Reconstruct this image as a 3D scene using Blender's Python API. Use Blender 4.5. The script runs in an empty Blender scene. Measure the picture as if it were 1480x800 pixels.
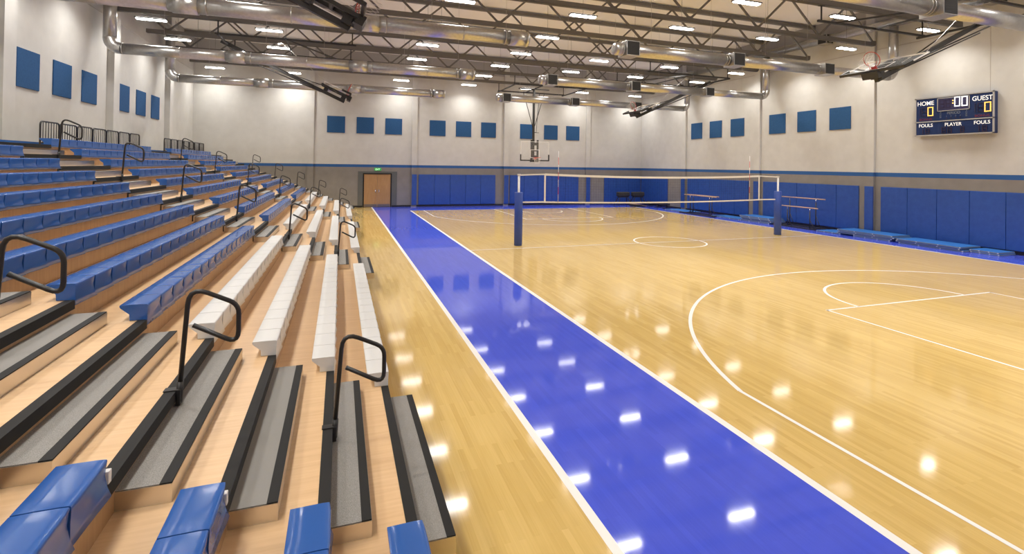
import bpy, math, random
from mathutils import Matrix, Vector
random.seed(7)
scene = bpy.context.scene
COL = scene.collection
PI = math.pi
ORD = ['', 'first', 'second', 'third', 'fourth', 'fifth', 'sixth', 'seventh', 'eighth', 'ninth', 'tenth', 'eleventh', 'twelfth', 'thirteenth', 'fourteenth', 'fifteenth', 'sixteenth']

# ------------------------------------------------------------------ materials
def mat(name, color, rough=0.5, metal=0.0, emit=None, strength=0.0, coat=0.0, spec=None, alpha=None, trans=0.0):
    m = bpy.data.materials.new(name); m.use_nodes = True
    b = m.node_tree.nodes['Principled BSDF']
    b.inputs['Base Color'].default_value = (*color, 1)
    b.inputs['Roughness'].default_value = rough
    b.inputs['Metallic'].default_value = metal
    if coat: b.inputs['Coat Weight'].default_value = coat; b.inputs['Coat Roughness'].default_value = .08
    if spec is not None: b.inputs['Specular IOR Level'].default_value = spec
    if emit: b.inputs['Emission Color'].default_value = (*emit, 1); b.inputs['Emission Strength'].default_value = strength
    if trans: b.inputs['Transmission Weight'].default_value = trans
    if alpha is not None: b.inputs['Alpha'].default_value = alpha
    return m

class NT:
    def __init__(s, m): s.t = m.node_tree; s.b = s.t.nodes['Principled BSDF']
    def n(s, kind, **kw):
        nd = s.t.nodes.new(kind)
        for k, v in kw.items(): setattr(nd, k, v)
        return nd
    def l(s, a, b): s.t.links.new(a, b)
    def val(s, sock, v): sock.default_value = v
    def math(s, op, a, b=None, clamp=False):
        nd = s.n('ShaderNodeMath', operation=op); nd.use_clamp = clamp
        for i, x in enumerate((a, b)):
            if x is None: continue
            if hasattr(x, 'is_linked') or hasattr(x, 'links'): s.l(x, nd.inputs[i])
            else: nd.inputs[i].default_value = x
        return nd.outputs[0]
    def pos(s): return s.n('ShaderNodeNewGeometry').outputs['Position']
    def mapping(s, vec, scale=(1, 1, 1), rot=(0, 0, 0), loc=(0, 0, 0)):
        nd = s.n('ShaderNodeMapping'); nd.inputs['Scale'].default_value = scale; nd.inputs['Rotation'].default_value = rot
        nd.inputs['Location'].default_value = loc; s.l(vec, nd.inputs['Vector']); return nd.outputs[0]
    def noise(s, vec, scale, detail=4, rough=.55):
        nd = s.n('ShaderNodeTexNoise'); nd.inputs['Scale'].default_value = scale; nd.inputs['Detail'].default_value = detail
        nd.inputs['Roughness'].default_value = rough; s.l(vec, nd.inputs['Vector']); return nd.outputs['Fac']
    def ramp(s, fac, stops):
        nd = s.n('ShaderNodeValToRGB'); cr = nd.color_ramp
        while len(cr.elements) > 1: cr.elements.remove(cr.elements[0])
        cr.elements[0].position = stops[0][0]; cr.elements[0].color = (*stops[0][1], 1)
        for p, c in stops[1:]:
            e = cr.elements.new(p); e.color = (*c, 1)
        s.l(fac, nd.inputs['Fac']); return nd.outputs['Color']
    def mix(s, fac, a, b, blend='MIX'):
        nd = s.n('ShaderNodeMix', data_type='RGBA', blend_type=blend)
        for sock, x in ((nd.inputs['Factor'], fac), (nd.inputs['A'], a), (nd.inputs['B'], b)):
            pass
        ins = [i for i in nd.inputs if i.enabled]
        for sock, x in zip((nd.inputs[0], nd.inputs[6], nd.inputs[7]), (fac, a, b)):
            if hasattr(x, 'links'): s.l(x, sock)
            elif isinstance(x, (int, float)): sock.default_value = x
            else: sock.default_value = (*x, 1)
        return nd.outputs[2]
    def bump(s, h, strength=.2, dist=.01):
        nd = s.n('ShaderNodeBump'); nd.inputs['Strength'].default_value = strength; nd.inputs['Distance'].default_value = dist
        s.l(h, nd.inputs['Height']); s.l(nd.outputs[0], s.b.inputs['Normal'])

M = {}
# court floor: narrow strips laid along Y, glossy finish
def floor_mat(name, c1, c2, tint=None, rough=.1):
    m = mat(name, c1, rough); N = NT(m); p = N.pos()
    v = N.mapping(p, rot=(0, 0, PI/2))
    br = N.n('ShaderNodeTexBrick'); br.offset = .37; br.squash = 1
    br.inputs['Color1'].default_value = (0, 0, 0, 1); br.inputs['Color2'].default_value = (1, 1, 1, 1); br.inputs['Mortar'].default_value = (.35, .35, .35, 1)
    br.inputs['Scale'].default_value = 1; br.inputs['Mortar Size'].default_value = .0006; br.inputs['Brick Width'].default_value = .95; br.inputs['Row Height'].default_value = .057
    N.l(v, br.inputs['Vector'])
    grain = N.noise(N.mapping(p, scale=(60, 1.6, 1)), 1.0, 5)
    broad = N.noise(N.mapping(p, scale=(2.2, .5, 1)), 1.0, 3)
    f = N.math('ADD', N.math('MULTIPLY', br.outputs['Color'], .34), N.math('ADD', N.math('MULTIPLY', grain, .52), N.math('MULTIPLY', broad, .35)))
    c = N.ramp(f, [(.25, c1), (.85, c2)])
    N.l(c, N.b.inputs['Base Color'])
    w = N.noise(N.mapping(p, scale=(9, .8, 1)), 1.0, 3)
    N.bump(N.math('ADD', N.math('MULTIPLY', w, 1.0), N.math('MULTIPLY', br.outputs['Color'], .05)), .003, .02)
    r = N.math('ADD', N.math('MULTIPLY', grain, .05), rough - .025); N.l(r, N.b.inputs['Roughness'])
    N.b.inputs['Specular IOR Level'].default_value = .3
    return m
M['floor'] = floor_mat('court_maple', (.56, .37, .110), (.71, .50, .182), rough=.075)
M['court_blue'] = floor_mat('court_blue_paint', (.060, .092, .60), (.074, .112, .69), rough=.06)
M['court_blue'].node_tree.nodes['Principled BSDF'].inputs['Specular IOR Level'].default_value = .19
M['line'] = mat('line_white', (.86, .84, .80), .3, spec=.25)
def wall_mat():
    m = mat('painted_concrete', (.6, .55, .5), .85, spec=.2); N = NT(m); p = N.pos()
    sep = N.n('ShaderNodeSeparateXYZ'); N.l(p, sep.inputs[0]); z = sep.outputs['Z']
    n = N.noise(p, 2.0, 5); nf = N.noise(p, 45, 3)
    cream = N.ramp(n, [(.3, (.545, .535, .505)), (.7, (.595, .585, .555))])
    grey = N.ramp(n, [(.3, (.225, .208, .19)), (.7, (.255, .238, .218))])
    c = N.mix(N.math('GREATER_THAN', z, 2.50), grey, (.035, .11, .30))
    c = N.mix(N.math('GREATER_THAN', z, 2.67), c, cream)
    N.l(c, N.b.inputs['Base Color']); N.bump(nf, .12, .006)
    return m
M['wall'] = wall_mat()
M['upper'] = mat('upper_wall_grey', (.36, .345, .33), .8)  # darker grey for the top of the walls
M['roofdeck'] = mat('roof_deck', (.84, .82, .79), .85, spec=.1)
M['joint'] = mat('joint_line', (.42, .38, .34), .8)
M['base'] = mat('base_black', (.012, .011, .013), .5)
M['steel'] = mat('truss_steel', (.165, .155, .142), .6, spec=.3)
def galv():
    m = mat('galvanized', (.62, .60, .57), .33, 1.0); N = NT(m); p = N.pos()
    n = N.noise(p, 14, 3)
    N.l(N.ramp(n, [(.3, (.47, .462, .445)), (.7, (.56, .55, .535))]), N.b.inputs['Base Color'])
    return m
M['galv'] = galv()
M['grille'] = mat('grille_black', (.02, .019, .018), .6)
M['lamp'] = mat('lamp_lens', (1, 1, 1), .4, emit=(1, .97, .93), strength=20)
M['added_fill'] = mat('added_ceiling_fill', (1, 1, 1), .4, emit=(1, .965, .92), strength=6.2)  # fill glow added to brighten the ceiling
M['lamp_body'] = mat('lamp_body', (.12, .11, .1), .5)
def fabric(name, c, c2, scale=18):
    m = mat(name, c, .8, spec=.2); N = NT(m); n = N.noise(N.pos(), scale, 4)
    N.l(N.ramp(n, [(.3, c), (.7, c2)]), N.b.inputs['Base Color']); N.bump(N.noise(N.pos(), 300, 2), .15, .002); return m
M['panel'] = fabric('acoustic_blue', (.022, .080, .20), (.028, .094, .23))
def vinyl(name, c, c2, rough=.42, wr=.35):
    m = mat(name, c, rough); N = NT(m); n = N.noise(N.pos(), 5, 3)
    N.l(N.ramp(n, [(.3, c), (.7, c2)]), N.b.inputs['Base Color']); N.bump(N.noise(N.pos(), 3.2, 3), wr, .03); return m
M['pad'] = vinyl('pad_blue', (.014, .064, .29), (.020, .080, .34))
M['pad_edge'] = mat('pad_edge', (.010, .035, .17), .5)
M['mat_blue'] = vinyl('gym_mat_blue', (.02, .14, .46), (.03, .17, .52), .5, .15)
M['mat_grey'] = mat('gym_mat_side', (.16, .19, .21), .6)
M['mat_seam'] = mat('gym_mat_velcro', (.5, .5, .47), .7)
M['post_blue'] = vinyl('post_pad_blue', (.024, .060, .30), (.03, .072, .34), .5, .1)
M['black'] = mat('black_powder_coat', (.017, .016, .016), .42)
M['black_matt'] = mat('black_rubber', (.014, .0135, .013), .65, spec=.3)
M['frame_black'] = mat('frame_dark', (.030, .028, .026), .5)
M['seat_blue'] = mat('seat_plastic_blue', (.030, .108, .37), .16, spec=.4)
M['seat_white'] = mat('seat_plastic_white', (.66, .655, .64), .35)
def deck_mat(name, c1, c2, axis=0, rough=.3):
    m = mat(name, c1, rough); N = NT(m); p = N.pos()
    sc = (2.0, 30, 30) if axis == 0 else (30, 2.0, 30) if axis == 1 else (30, 30, 2.)
    g = N.noise(N.mapping(p, scale=sc), 1.0, 5); b = N.noise(N.mapping(p, scale=(1.2, 1.2, 1.2)), 1, 3)
    N.l(N.ramp(N.math('ADD', N.math('MULTIPLY', g, .7), N.math('MULTIPLY', b, .3)), [(.32, c1), (.68, c2)]), N.b.inputs['Base Color'])
    return m
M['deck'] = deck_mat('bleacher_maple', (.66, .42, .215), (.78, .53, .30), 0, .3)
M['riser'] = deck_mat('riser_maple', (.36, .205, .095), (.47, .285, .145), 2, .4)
M['door'] = deck_mat('door_oak', (.36, .195, .075), (.45, .26, .11), 2, .35)
def brushed():
    m = mat('brushed_aluminium', (.74, .69, .62), .25, 1.0); N = NT(m); p = N.pos()
    g = N.noise(N.mapping(p, scale=(200, 6, 200)), 1, 3); N.l(N.math('ADD', N.math('MULTIPLY', g, .15), .24), N.b.inputs['Roughness']); return m
M['alu'] = brushed()
def carpet():
    m = mat('grit_tread', (.25, .235, .22), .6, spec=.4); N = NT(m); n = N.noise(N.pos(), 420, 2)
    N.l(N.ramp(n, [(.35, (.13, .124, .115)), (.65, (.37, .352, .325))]), N.b.inputs['Base Color']); N.bump(n, .4, .002); return m
M['tread'] = carpet()
M['grey_frame'] = mat('door_surround_grey', (.105, .108, .10), .6)
M['kick'] = mat('kick_plate', (.20, .17, .16), .4, .6)
M['chrome'] = mat('chrome', (.7, .69, .67), .25, 1.0)
M['pole_white'] = mat('pole_aluminium', (.62, .60, .57), .4, .2)
M['net_band'] = mat('net_band_white', (.72, .69, .64), .7)
M['net_cord'] = mat('net_cord_dark', (.03, .03, .035), .8)
M['cable'] = mat('cable', (.5, .48, .45), .5)
M['red'] = mat('rim_red', (.50, .055, .04), .45)
M['white_paint'] = mat('white_paint', (.82, .80, .77), .5)
M['hoop_net'] = mat('hoop_net', (.70, .68, .65), .8)
def glass():
    m = mat('board_glass', (.92, .93, .93), .12, alpha=.045, spec=.1); return m
M['glass'] = glass()
def banded(name):
    m = mat(name, (.8, .75, .7), .5); N = NT(m); sep = N.n('ShaderNodeSeparateXYZ'); N.l(N.pos(), sep.inputs[0])
    f = N.math('GREATER_THAN', N.math('FRACT', N.math('MULTIPLY', N.math('SUBTRACT', sep.outputs['Z'], 1.49), 1/.52)), .5)
    N.l(N.mix(f, (.78, .74, .70), (.62, .07, .06)), N.b.inputs['Base Color']); return m
M['antenna'] = banded('antenna_bands')
M['wood_bar'] = deck_mat('bar_wood', (.42, .27, .19), (.52, .35, .25), 1, .4)
M['board_blue'] = mat('scoreboard_navy', (.010, .027, .105), .5, spec=.3)
M['board_side'] = mat('scoreboard_side', (.022, .038, .115), .5)
M['trim_grey'] = mat('scoreboard_trim', (.45, .44, .43), .4, .3)
M['letter'] = mat('letter_white', (.9, .9, .9), .5, emit=(1, 1, 1), strength=.35)
M['letter_dim'] = mat('letter_grey', (.16, .19, .26), .6)
M['letter_red'] = mat('letter_dim_red', (.17, .02, .045), .6)
M['led_amber'] = mat('led_amber', (1, .6, .15), .4, emit=(1, .50, .10), strength=1.5)
M['led_white'] = mat('led_white', (1, 1, 1), .4, emit=(1, 1, 1), strength=1.2)
M['led_off'] = mat('led_off', (.030, .016, .05), .5)
M['led_back'] = mat('led_window', (.030, .028, .09), .4)
M['exit'] = mat('exit_green', (.03, .35, .08), .4, emit=(.03, .42, .07), strength=.45)
M['exit_txt'] = mat('exit_text', (.8, 1, .8), .4, emit=(.45, 1, .5), strength=.8)
M['vault'] = mat('vault_black', (.030, .029, .028), .6)

# ------------------------------------------------------------------ mesh builder
class MB:
    def __init__(s): s.v = []; s.f = []; s.sm = []
    def add(s, vs, fs, smooth=False):
        o = len(s.v); s.v += [tuple(x) for x in vs]
        for f in fs: s.f.append([i+o for i in f]); s.sm.append(smooth)
        return s
    def box(s, a, b, bev=0.0):
        x0, y0, z0 = [min(p, q) for p, q in zip(a, b)]; x1, y1, z1 = [max(p, q) for p, q in zip(a, b)]
        if bev <= 0:
            v = [(x, y, z) for z in (z0, z1) for y in (y0, y1) for x in (x0, x1)]
            return s.add(v, [(0, 2, 3, 1), (4, 5, 7, 6), (0, 1, 5, 4), (2, 6, 7, 3), (0, 4, 6, 2), (1, 3, 7, 5)])
        bev = min(bev, (x1-x0)/2.01, (y1-y0)/2.01, (z1-z0)/2.01)
        import bmesh
        bm = bmesh.new(); bmesh.ops.create_cube(bm, size=1)
        for w in bm.verts: w.co = ((x0+x1)/2+w.co.x*(x1-x0), (y0+y1)/2+w.co.y*(y1-y0), (z0+z1)/2+w.co.z*(z1-z0))
        bmesh.ops.bevel(bm, geom=bm.edges[:], offset=bev, segments=2, affect='EDGES', profile=.5)
        bm.verts.index_update(); s.add([w.co.copy() for w in bm.verts], [[w.index for w in f.verts] for f in bm.faces]); bm.free(); return s
    def tube(s, pts, r, n=10, cap=True, closed=False, smooth=True):
        P = [Vector(p) for p in pts]; k = len(P); rings = []
        up = None
        for i in range(k):
            if closed: t = (P[(i+1) % k]-P[i-1])
            elif i == 0: t = P[1]-P[0]
            elif i == k-1: t = P[-1]-P[-2]
            else: t = (P[i+1]-P[i]).normalized()+(P[i]-P[i-1]).normalized()
            t.normalize()
            if up is None:
                up = Vector((0, 0, 1)) if abs(t.z) < .9 else Vector((1, 0, 0))
            a = (up - t*up.dot(t)).normalized(); up = a; b = t.cross(a)
            rr = r[i] if isinstance(r, (list, tuple)) else r
            rings.append([P[i]+a*math.cos(2*PI*j/n)*rr+b*math.sin(2*PI*j/n)*rr for j in range(n)])
        o = len(s.v)
        for R in rings: s.v += [tuple(x) for x in R]
        for i in range(k if closed else k-1):
            i2 = (i+1) % k
            for j in range(n):
                s.f.append([o+i*n+j, o+i*n+(j+1) % n, o+i2*n+(j+1) % n, o+i2*n+j]); s.sm.append(smooth)
        if cap and not closed:
            s.f.append([o+j for j in range(n)][::-1]); s.sm.append(False)
            s.f.append([o+(k-1)*n+j for j in range(n)]); s.sm.append(False)
        return s
    def bar(s, a, b, w, h=None):
        """square section bar from a to b, width w (horizontal) and h"""
        h = h or w; A = Vector(a); B = Vector(b); t = (B-A).normalized()
        up = Vector((0, 0, 1)) if abs(t.z) < .95 else Vector((1, 0, 0))
        sd = t.cross(up).normalized(); u = sd.cross(t).normalized()
        v = []
        for c in (A, B):
            for p, q in ((-1, -1), (1, -1), (1, 1), (-1, 1)): v.append(c+sd*p*w/2+u*q*h/2)
        return s.add(v, [(3, 2, 1, 0), (4, 5, 6, 7), (0, 1, 5, 4), (1, 2, 6, 5), (2, 3, 7, 6), (3, 0, 4, 7)])
    def prism(s, poly, axis, a, b, smooth=False):
        """poly of 2D points extruded along axis (0,1,2)"""
        def P(p, t):
            q = [0, 0, 0]; oth = [i for i in range(3) if i != axis]; q[axis] = t; q[oth[0]] = p[0]; q[oth[1]] = p[1]; return q
        n = len(poly); v = [P(p, a) for p in poly]+[P(p, b) for p in poly]
        f = [[i, (i+1) % n, n+(i+1) % n, n+i] for i in range(n)]
        s.add(v, f, smooth); o = len(s.v)-2*n
        s.f.append([o+i for i in range(n)][::-1]); s.sm.append(False); s.f.append([o+n+i for i in range(n)]); s.sm.append(False)
        return s
    def lathe(s, c, prof, axis='z', n=20):
        o = len(s.v)
        for r, h in prof:
            for j in range(n):
                x = r*math.cos(2*PI*j/n); y = r*math.sin(2*PI*j/n)
                s.v.append((c[0]+x, c[1]+y, c[2]+h) if axis == 'z' else (c[0]+h, c[1]+x, c[2]+y))
        for i in range(len(prof)-1):
            for j in range(n):
                s.f.append([o+i*n+j, o+i*n+(j+1) % n, o+(i+1)*n+(j+1) % n, o+(i+1)*n+j]); s.sm.append(True)
        return s
    def mesh(s, name, m):
        me = bpy.data.meshes.new(name); me.from_pydata(s.v, [], s.f)
        me.polygons.foreach_set('use_smooth', s.sm); me.materials.append(m)
        import bmesh
        bm = bmesh.new(); bm.from_mesh(me); bmesh.ops.recalc_face_normals(bm, faces=bm.faces[:]); bm.to_mesh(me); bm.free()
        me.update(); return me
    def build(s, name, m, parent=None, xf=None):
        if xf is not None: s.v = [tuple(xf @ Vector(v)) for v in s.v]
        o = bpy.data.objects.new(name, s.mesh(name, m if not isinstance(m, str) else M[m])); COL.objects.link(o)
        if parent is not None: o.parent = parent
        return o

def tag(o, label=None, cat=None, group=None, kind=None):
    if label: o['label'] = label
    if cat: o['category'] = cat
    if group: o['group'] = group
    if kind: o['kind'] = kind
    return o
def thing(name, label, cat, loc=(0, 0, 0), group=None, rz=0):
    o = bpy.data.objects.new(name, None); COL.objects.link(o); o.location = loc; o.rotation_euler = (0, 0, rz)
    o.empty_display_size = .1
    return tag(o, label, cat, group)
def inst(name, me, parent, loc=(0, 0, 0), rz=0):
    o = bpy.data.objects.new(name, me); COL.objects.link(o); o.parent = parent; o.location = loc; o.rotation_euler = (0, 0, rz); return o
def children(o): return [c for c in bpy.data.objects if c.parent is o]
def copy_tree(src, kids, loc, label, group=None):
    r = src.copy(); COL.objects.link(r); r.location = loc; r['label'] = label
    if group: r['group'] = group
    for ch, gk in kids:
        c = ch.copy(); COL.objects.link(c); c.parent = r
        for g in gk:
            d = g.copy(); COL.objects.link(d); d.parent = c
    return r
def tree(src): return [(c, children(c)) for c in children(src)]
def ring_arc(cx, cy, r, a0, a1, w, z, n=64, ry=None):
    v = []; f = []
    for i in range(n+1):
        a = a0+(a1-a0)*i/n
        for rr in (r-w/2, r+w/2): v.append((cx+rr*math.cos(a), cy+rr*math.sin(a), z))
    for i in range(n): f.append([2*i, 2*i+1, 2*i+3, 2*i+2])
    return v, f
_fonts = {}
def text_mesh(body, size_h, width=None, bold=0.0):
    cu = bpy.data.curves.new('lettering', 'FONT'); cu.body = body; cu.size = 1; cu.extrude = .004; cu.offset = bold
    ob = bpy.data.objects.new('lettering', cu); COL.objects.link(ob)
    dg = bpy.context.evaluated_depsgraph_get(); me = bpy.data.meshes.new_from_object(ob.evaluated_get(dg))
    bpy.data.objects.remove(ob); bpy.data.curves.remove(cu)
    xs = [v.co.x for v in me.vertices]; ys = [v.co.y for v in me.vertices]
    x0, x1, y0, y1 = min(xs), max(xs), min(ys), max(ys)
    sy = size_h/(y1-y0); sx = width/(x1-x0) if width else sy
    for v in me.vertices: v.co = ((v.co.x-(x0+x1)/2)*sx, (v.co.y-(y0+y1)/2)*sy, v.co.z*.6)
    return me

# ------------------------------------------------------------------ calibration
XW, YW, XL, YN = 17.444, 17.039, -11.8, -20.5
ROOF = 9.65
CX, W, LF = 7.62, 15.24, 14.309
X1, Z1, PP, QQ = -3.4731, .5068, .51814, .21102
NX = lambda i: X1-(i-1)*PP
NZ = lambda i: Z1+(i-1)*QQ

# ------------------------------------------------------------------ room shell
def struct(name, mb, m, parent=None):
    o = mb.build(name, m, parent)
    if parent is None: o['kind'] = 'structure'
    return o
fl = struct('floor', MB().box((XL-.2, YN-.2, -.2), (XW+.2, YW+.2, 0)), M['floor'])
# painted court border (3 strips and the part behind the near base line)
b = MB(); zb = .0012
for x0, x1, y0, y1 in ((-2.046, 0, -LF-2.7, YW-.0), (W, XW, -LF-2.7, YW), (0, W, LF, YW), (0, W, -LF-2.7, -LF)):
    b.add([(x0, y0, zb), (x1, y0, zb), (x1, y1, zb), (x0, y1, zb)], [(0, 1, 2, 3)])
b.build('painted_border', M['court_blue'], fl)
L = MB(); zl = .0024
def strip(x0, y0, x1, y1): L.add([(x0, y0, zl), (x1, y0, zl), (x1, y1, zl), (x0, y1, zl)], [(0, 1, 2, 3)])
strip(-2.046-.04, -LF-2.7, -2.046+.04, YW-.02)
for x in (0, W): strip(x-.045, -LF, x+.045, LF)
for y in (-LF, LF): strip(-.045, y-.025, W+.045, y+.025)
strip(0, -.025, W, .025)
for sgn in (-1, 1):
    yft = sgn*8.492; yb = sgn*12.648
    strip(CX-2.514-.025, yft-.025, CX+2.514+.025, yft+.025)
    for s2 in (-1, 1):
        x = CX+s2*2.514; strip(x-.025, min(yft, sgn*LF), x+.025, max(yft, sgn*LF))
    a0, a1 = (0, PI) if sgn < 0 else (-PI, 0)
    L.add(*ring_arc(CX, yft, 1.644, a0, a1, .06, zl))
    L.add(*ring_arc(CX, yb, 1.25, a0, a1, .06, zl))
    dx = CX-.761; dy = math.sqrt(max(7.09**2-dx*dx, 0)); th = math.atan2(dy, dx)
    if sgn < 0: L.add(*ring_arc(CX, yb, 7.09, th, PI-th, .062, zl, 96))
    else: L.add(*ring_arc(CX, yb, 7.09, -PI+th, -th, .062, zl, 96))
    ye = yb-sgn*dy
    for x in (.761, W-.761): strip(x-.025, min(ye, sgn*LF), x+.025, max(ye, sgn*LF))
L.add(*ring_arc(CX, 0, 1.295, 0, 2*PI, .062, zl, 72))
L.build('court_line', M['line'], fl)

wf = struct('wall_far', MB().box((XL-.2, YW, 0), (XW+.2, YW+.2, ROOF+.2)), M['wall'])
wr = struct('wall_right', MB().box((XW, YN, 0), (XW+.2, YW, ROOF+.2)), M['wall'])
wl = struct('wall_left', MB().box((XL-.2, YN, 0), (XL, YW, ROOF+.2)), M['wall'])
struct('wall_near', MB().box((XL-.2, YN-.2, 0), (XW+.2, YN, ROOF+.2)), M['wall'])
ce = struct('ceiling', MB().box((XL-.2, YN-.2, ROOF), (XW+.2, YW+.2, ROOF+.2)), M['roofdeck'])
# deck ribs
for k in range(0): pass
# darker grey band along the wall tops, and the ledge line
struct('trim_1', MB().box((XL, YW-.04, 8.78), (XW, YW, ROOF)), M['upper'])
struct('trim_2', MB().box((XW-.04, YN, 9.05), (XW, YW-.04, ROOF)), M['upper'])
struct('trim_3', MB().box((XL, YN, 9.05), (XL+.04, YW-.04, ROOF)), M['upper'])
struct('trim_4', MB().box((XW-.012, YN, 7.85), (XW, YW, 7.875)), M['joint'])
struct('trim_5', MB().box((XL, YN, 7.80), (XL+.02, YW, 7.83)), M['wall'])
struct('trim_6', MB().box((XW-.004, -4.66, 5.6), (XW, -4.645, 7.85)), M['joint'])
# pilasters
npil = 7
for x in (-5.64, .52, 6.71, 12.92):
    npil += 1; struct('trim_%d' % npil, MB().box((x-.17, YW-.12, 0), (x+.17, YW, ROOF)), M['wall'])
for y in (11.945, 5.73, -.457, -6.65, -12.85):
    npil += 1; struct('trim_%d' % npil, MB().box((XW-.114, y-.19, 0), (XW, y+.19, ROOF)), M['wall'])
for y in (12.4, 6.1, -.15, -6.4, -12.6):
    npil += 1; struct('trim_%d' % npil, MB().box((XL, y-.25, 0), (XL+.22, y+.25, ROOF)), M['wall'])
# black base boards
struct('baseboard_far', MB().box((XL, YW-.02, 0), (-2.62, YW, .11)), M['base'])
b = MB().box((-.84, YW-.02, 0), (XW, YW, .11)); struct('baseboard_far.001', b, M['base'])
struct('baseboard_right', MB().box((XW-.02, YN, 0), (XW, YW-.02, .11)), M['base'])

# door with grey surround
b = MB()
b.box((-2.9, YW-.03, .11), (-2.60, YW, 2.24)); b.box((-.86, YW-.03, .11), (-.53, YW, 2.24)); b.box((-2.60, YW-.03, 2.13), (-.86, YW, 2.24))
struct('trim_7', b, M['grey_frame'])
d = struct('door_1', MB().box((-2.60, YW-.045, 0), (-2.53, YW, 2.13)).box((-.93, YW-.045, 0), (-.86, YW, 2.13)).box((-2.53, YW-.045, 2.06), (-.93, YW, 2.13)), M['black_matt'])
for x0, x1 in ((-2.53, -1.735), (-1.73, -.93)):
    lf = MB().box((x0+.003, YW-.03, .015), (x1-.003, YW-.002, 2.06)).build('door_leaf', M['door'], d)
    MB().box((x0+.02, YW-.036, .02), (x1-.02, YW-.03, .2)).build('kick_plate', M['kick'], lf)
    xh = x1-.09 if x0 < -2 else x0+.09
    MB().box((xh-.02, YW-.04, .92), (xh+.02, YW-.03, 1.12)).tube([(xh, YW-.04, 1.02), (xh, YW-.075, 1.02), (xh-.07 if x0 < -2 else xh+.07, YW-.075, 1.02)], .009, 8).build('door_handle', M['chrome'], lf)
t = thing('exit_sign', 'small green lit exit sign above the double wooden door', 'sign', (-1.72, YW, 2.375))
MB().box((-.21, -.06, -.085), (.21, 0, .085), .01).build('housing', M['exit'], t)
me = text_mesh('EXIT', .10, .27, .01); me.materials.append(M['exit_txt'])
o = bpy.data.objects.new('lettering', me); COL.objects.link(o); o.parent = t; o.location = (0, -.0605, 0); o.rotation_euler = (PI/2, 0, 0)

# ------------------------------------------------------------------ wall pads
def pad(name, x0, y0, x1, y1, label, group):
    t = thing(name, label, 'wall pad', ((x0+x1)/2, (y0+y1)/2, .13), group)
    lx, ly = t.location.x, t.location.y
    MB().box((x0-lx, y0-ly, 0), (x1-lx, y1-ly, 1.945), .012).build('cushion', M['pad'], t)
    if abs(x1-x0) > abs(y1-y0): MB().box((x0-lx+.004, .026, 0.004), (x1-lx-.004, .03, 1.941)).build('backing', M['pad_edge'], t)
    else: MB().box((.026, y0-ly+.004, 0.004), (.03, y1-ly-.004, 1.941)).build('backing', M['pad_edge'], t)
def far_run(x0, x1, n, where):
    w = (x1-x0)/n
    for k in range(n):
        pad('wall_pad', x0+k*w+.006, YW-.055, x0+(k+1)*w-.006, YW-.0, 'blue wall pad, %s from the left %s' % (ORD[k+1], where), 'blue wall pads')
far_run(.82, 5.99, 5, 'on the far wall right of the door')
far_run(7.0, 12.21, 5, 'on the far wall below the basketball hoop')
far_run(14.29, 17.37, 3, 'on the far wall at the right corner')
for x, wh in ((.54, 'nearest the door'), (6.73, 'just left of the left volleyball post'), (12.935, 'behind the middle of the volleyball net')):
    pad('column_pad', x-.155, YW-.17, x+.155, YW-.12, 'narrow blue column pad on the far wall %s' % wh, 'blue column pads')
def right_run(y0, y1, n, where):
    w = (y1-y0)/n
    for k in range(n):
        pad('wall_pad', XW-.055, y1-(k+1)*w+.006, XW, y1-k*w-.006, 'blue wall pad on the right wall, %s %s' % (ORD[k+1], where), 'blue wall pads')
right_run(13.72, 16.98, 3, 'out from the far corner')
right_run(6.37, 11.6, 5, 'from the left behind the far parallel bars')
right_run(.05, 5.35, 5, 'from the left behind the nearer parallel bars')
right_run(-6.19, -.9, 5, 'from the left under the scoreboard')
for y, wh in ((11.945, 'farthest from the scoreboard'), (5.735, 'left of the right volleyball post'), (-.468, 'nearest the scoreboard')):
    pad('column_pad', XW-.160, y-.185, XW-.114, y+.185, 'narrow blue column pad on the right wall %s' % wh, 'blue column pads')

# ------------------------------------------------------------------ acoustic panels
pm = MB().box((-.52, -.016, -.505), (.52, .016, .505), .006).mesh('acoustic_panel', M['panel'])
def panel(x, y, rz, label):
    o = bpy.data.objects.new('acoustic_panel', pm); COL.objects.link(o); o.location = (x, y, 5.095); o.rotation_euler = (0, 0, rz)
    tag(o, label, 'wall panel', 'blue acoustic panels')
for k, x in enumerate((-4.225, -2.51, -.786, 2.01, 3.74, 5.457, 8.234, 10.017, 11.723)):
    panel(x, YW-.0166, 0, 'blue square acoustic panel high on the far wall, %s of nine from the left' % ORD[k+1])
for k, y in enumerate((10.78, 9.05, 7.28, 4.48, 2.73, .98)):
    panel(XW-.0166, y, PI/2, 'blue square acoustic panel on the right wall, %s counting from the far corner' % ORD[k+1])
for k, y in enumerate((10.835, 9.11, 7.34, 4.525, 2.806, 1.053)):
    panel(XL+.0166, y, PI/2, 'blue square acoustic panel above the bleachers on the left wall, %s from the far corner' % ORD[k+1])

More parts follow.
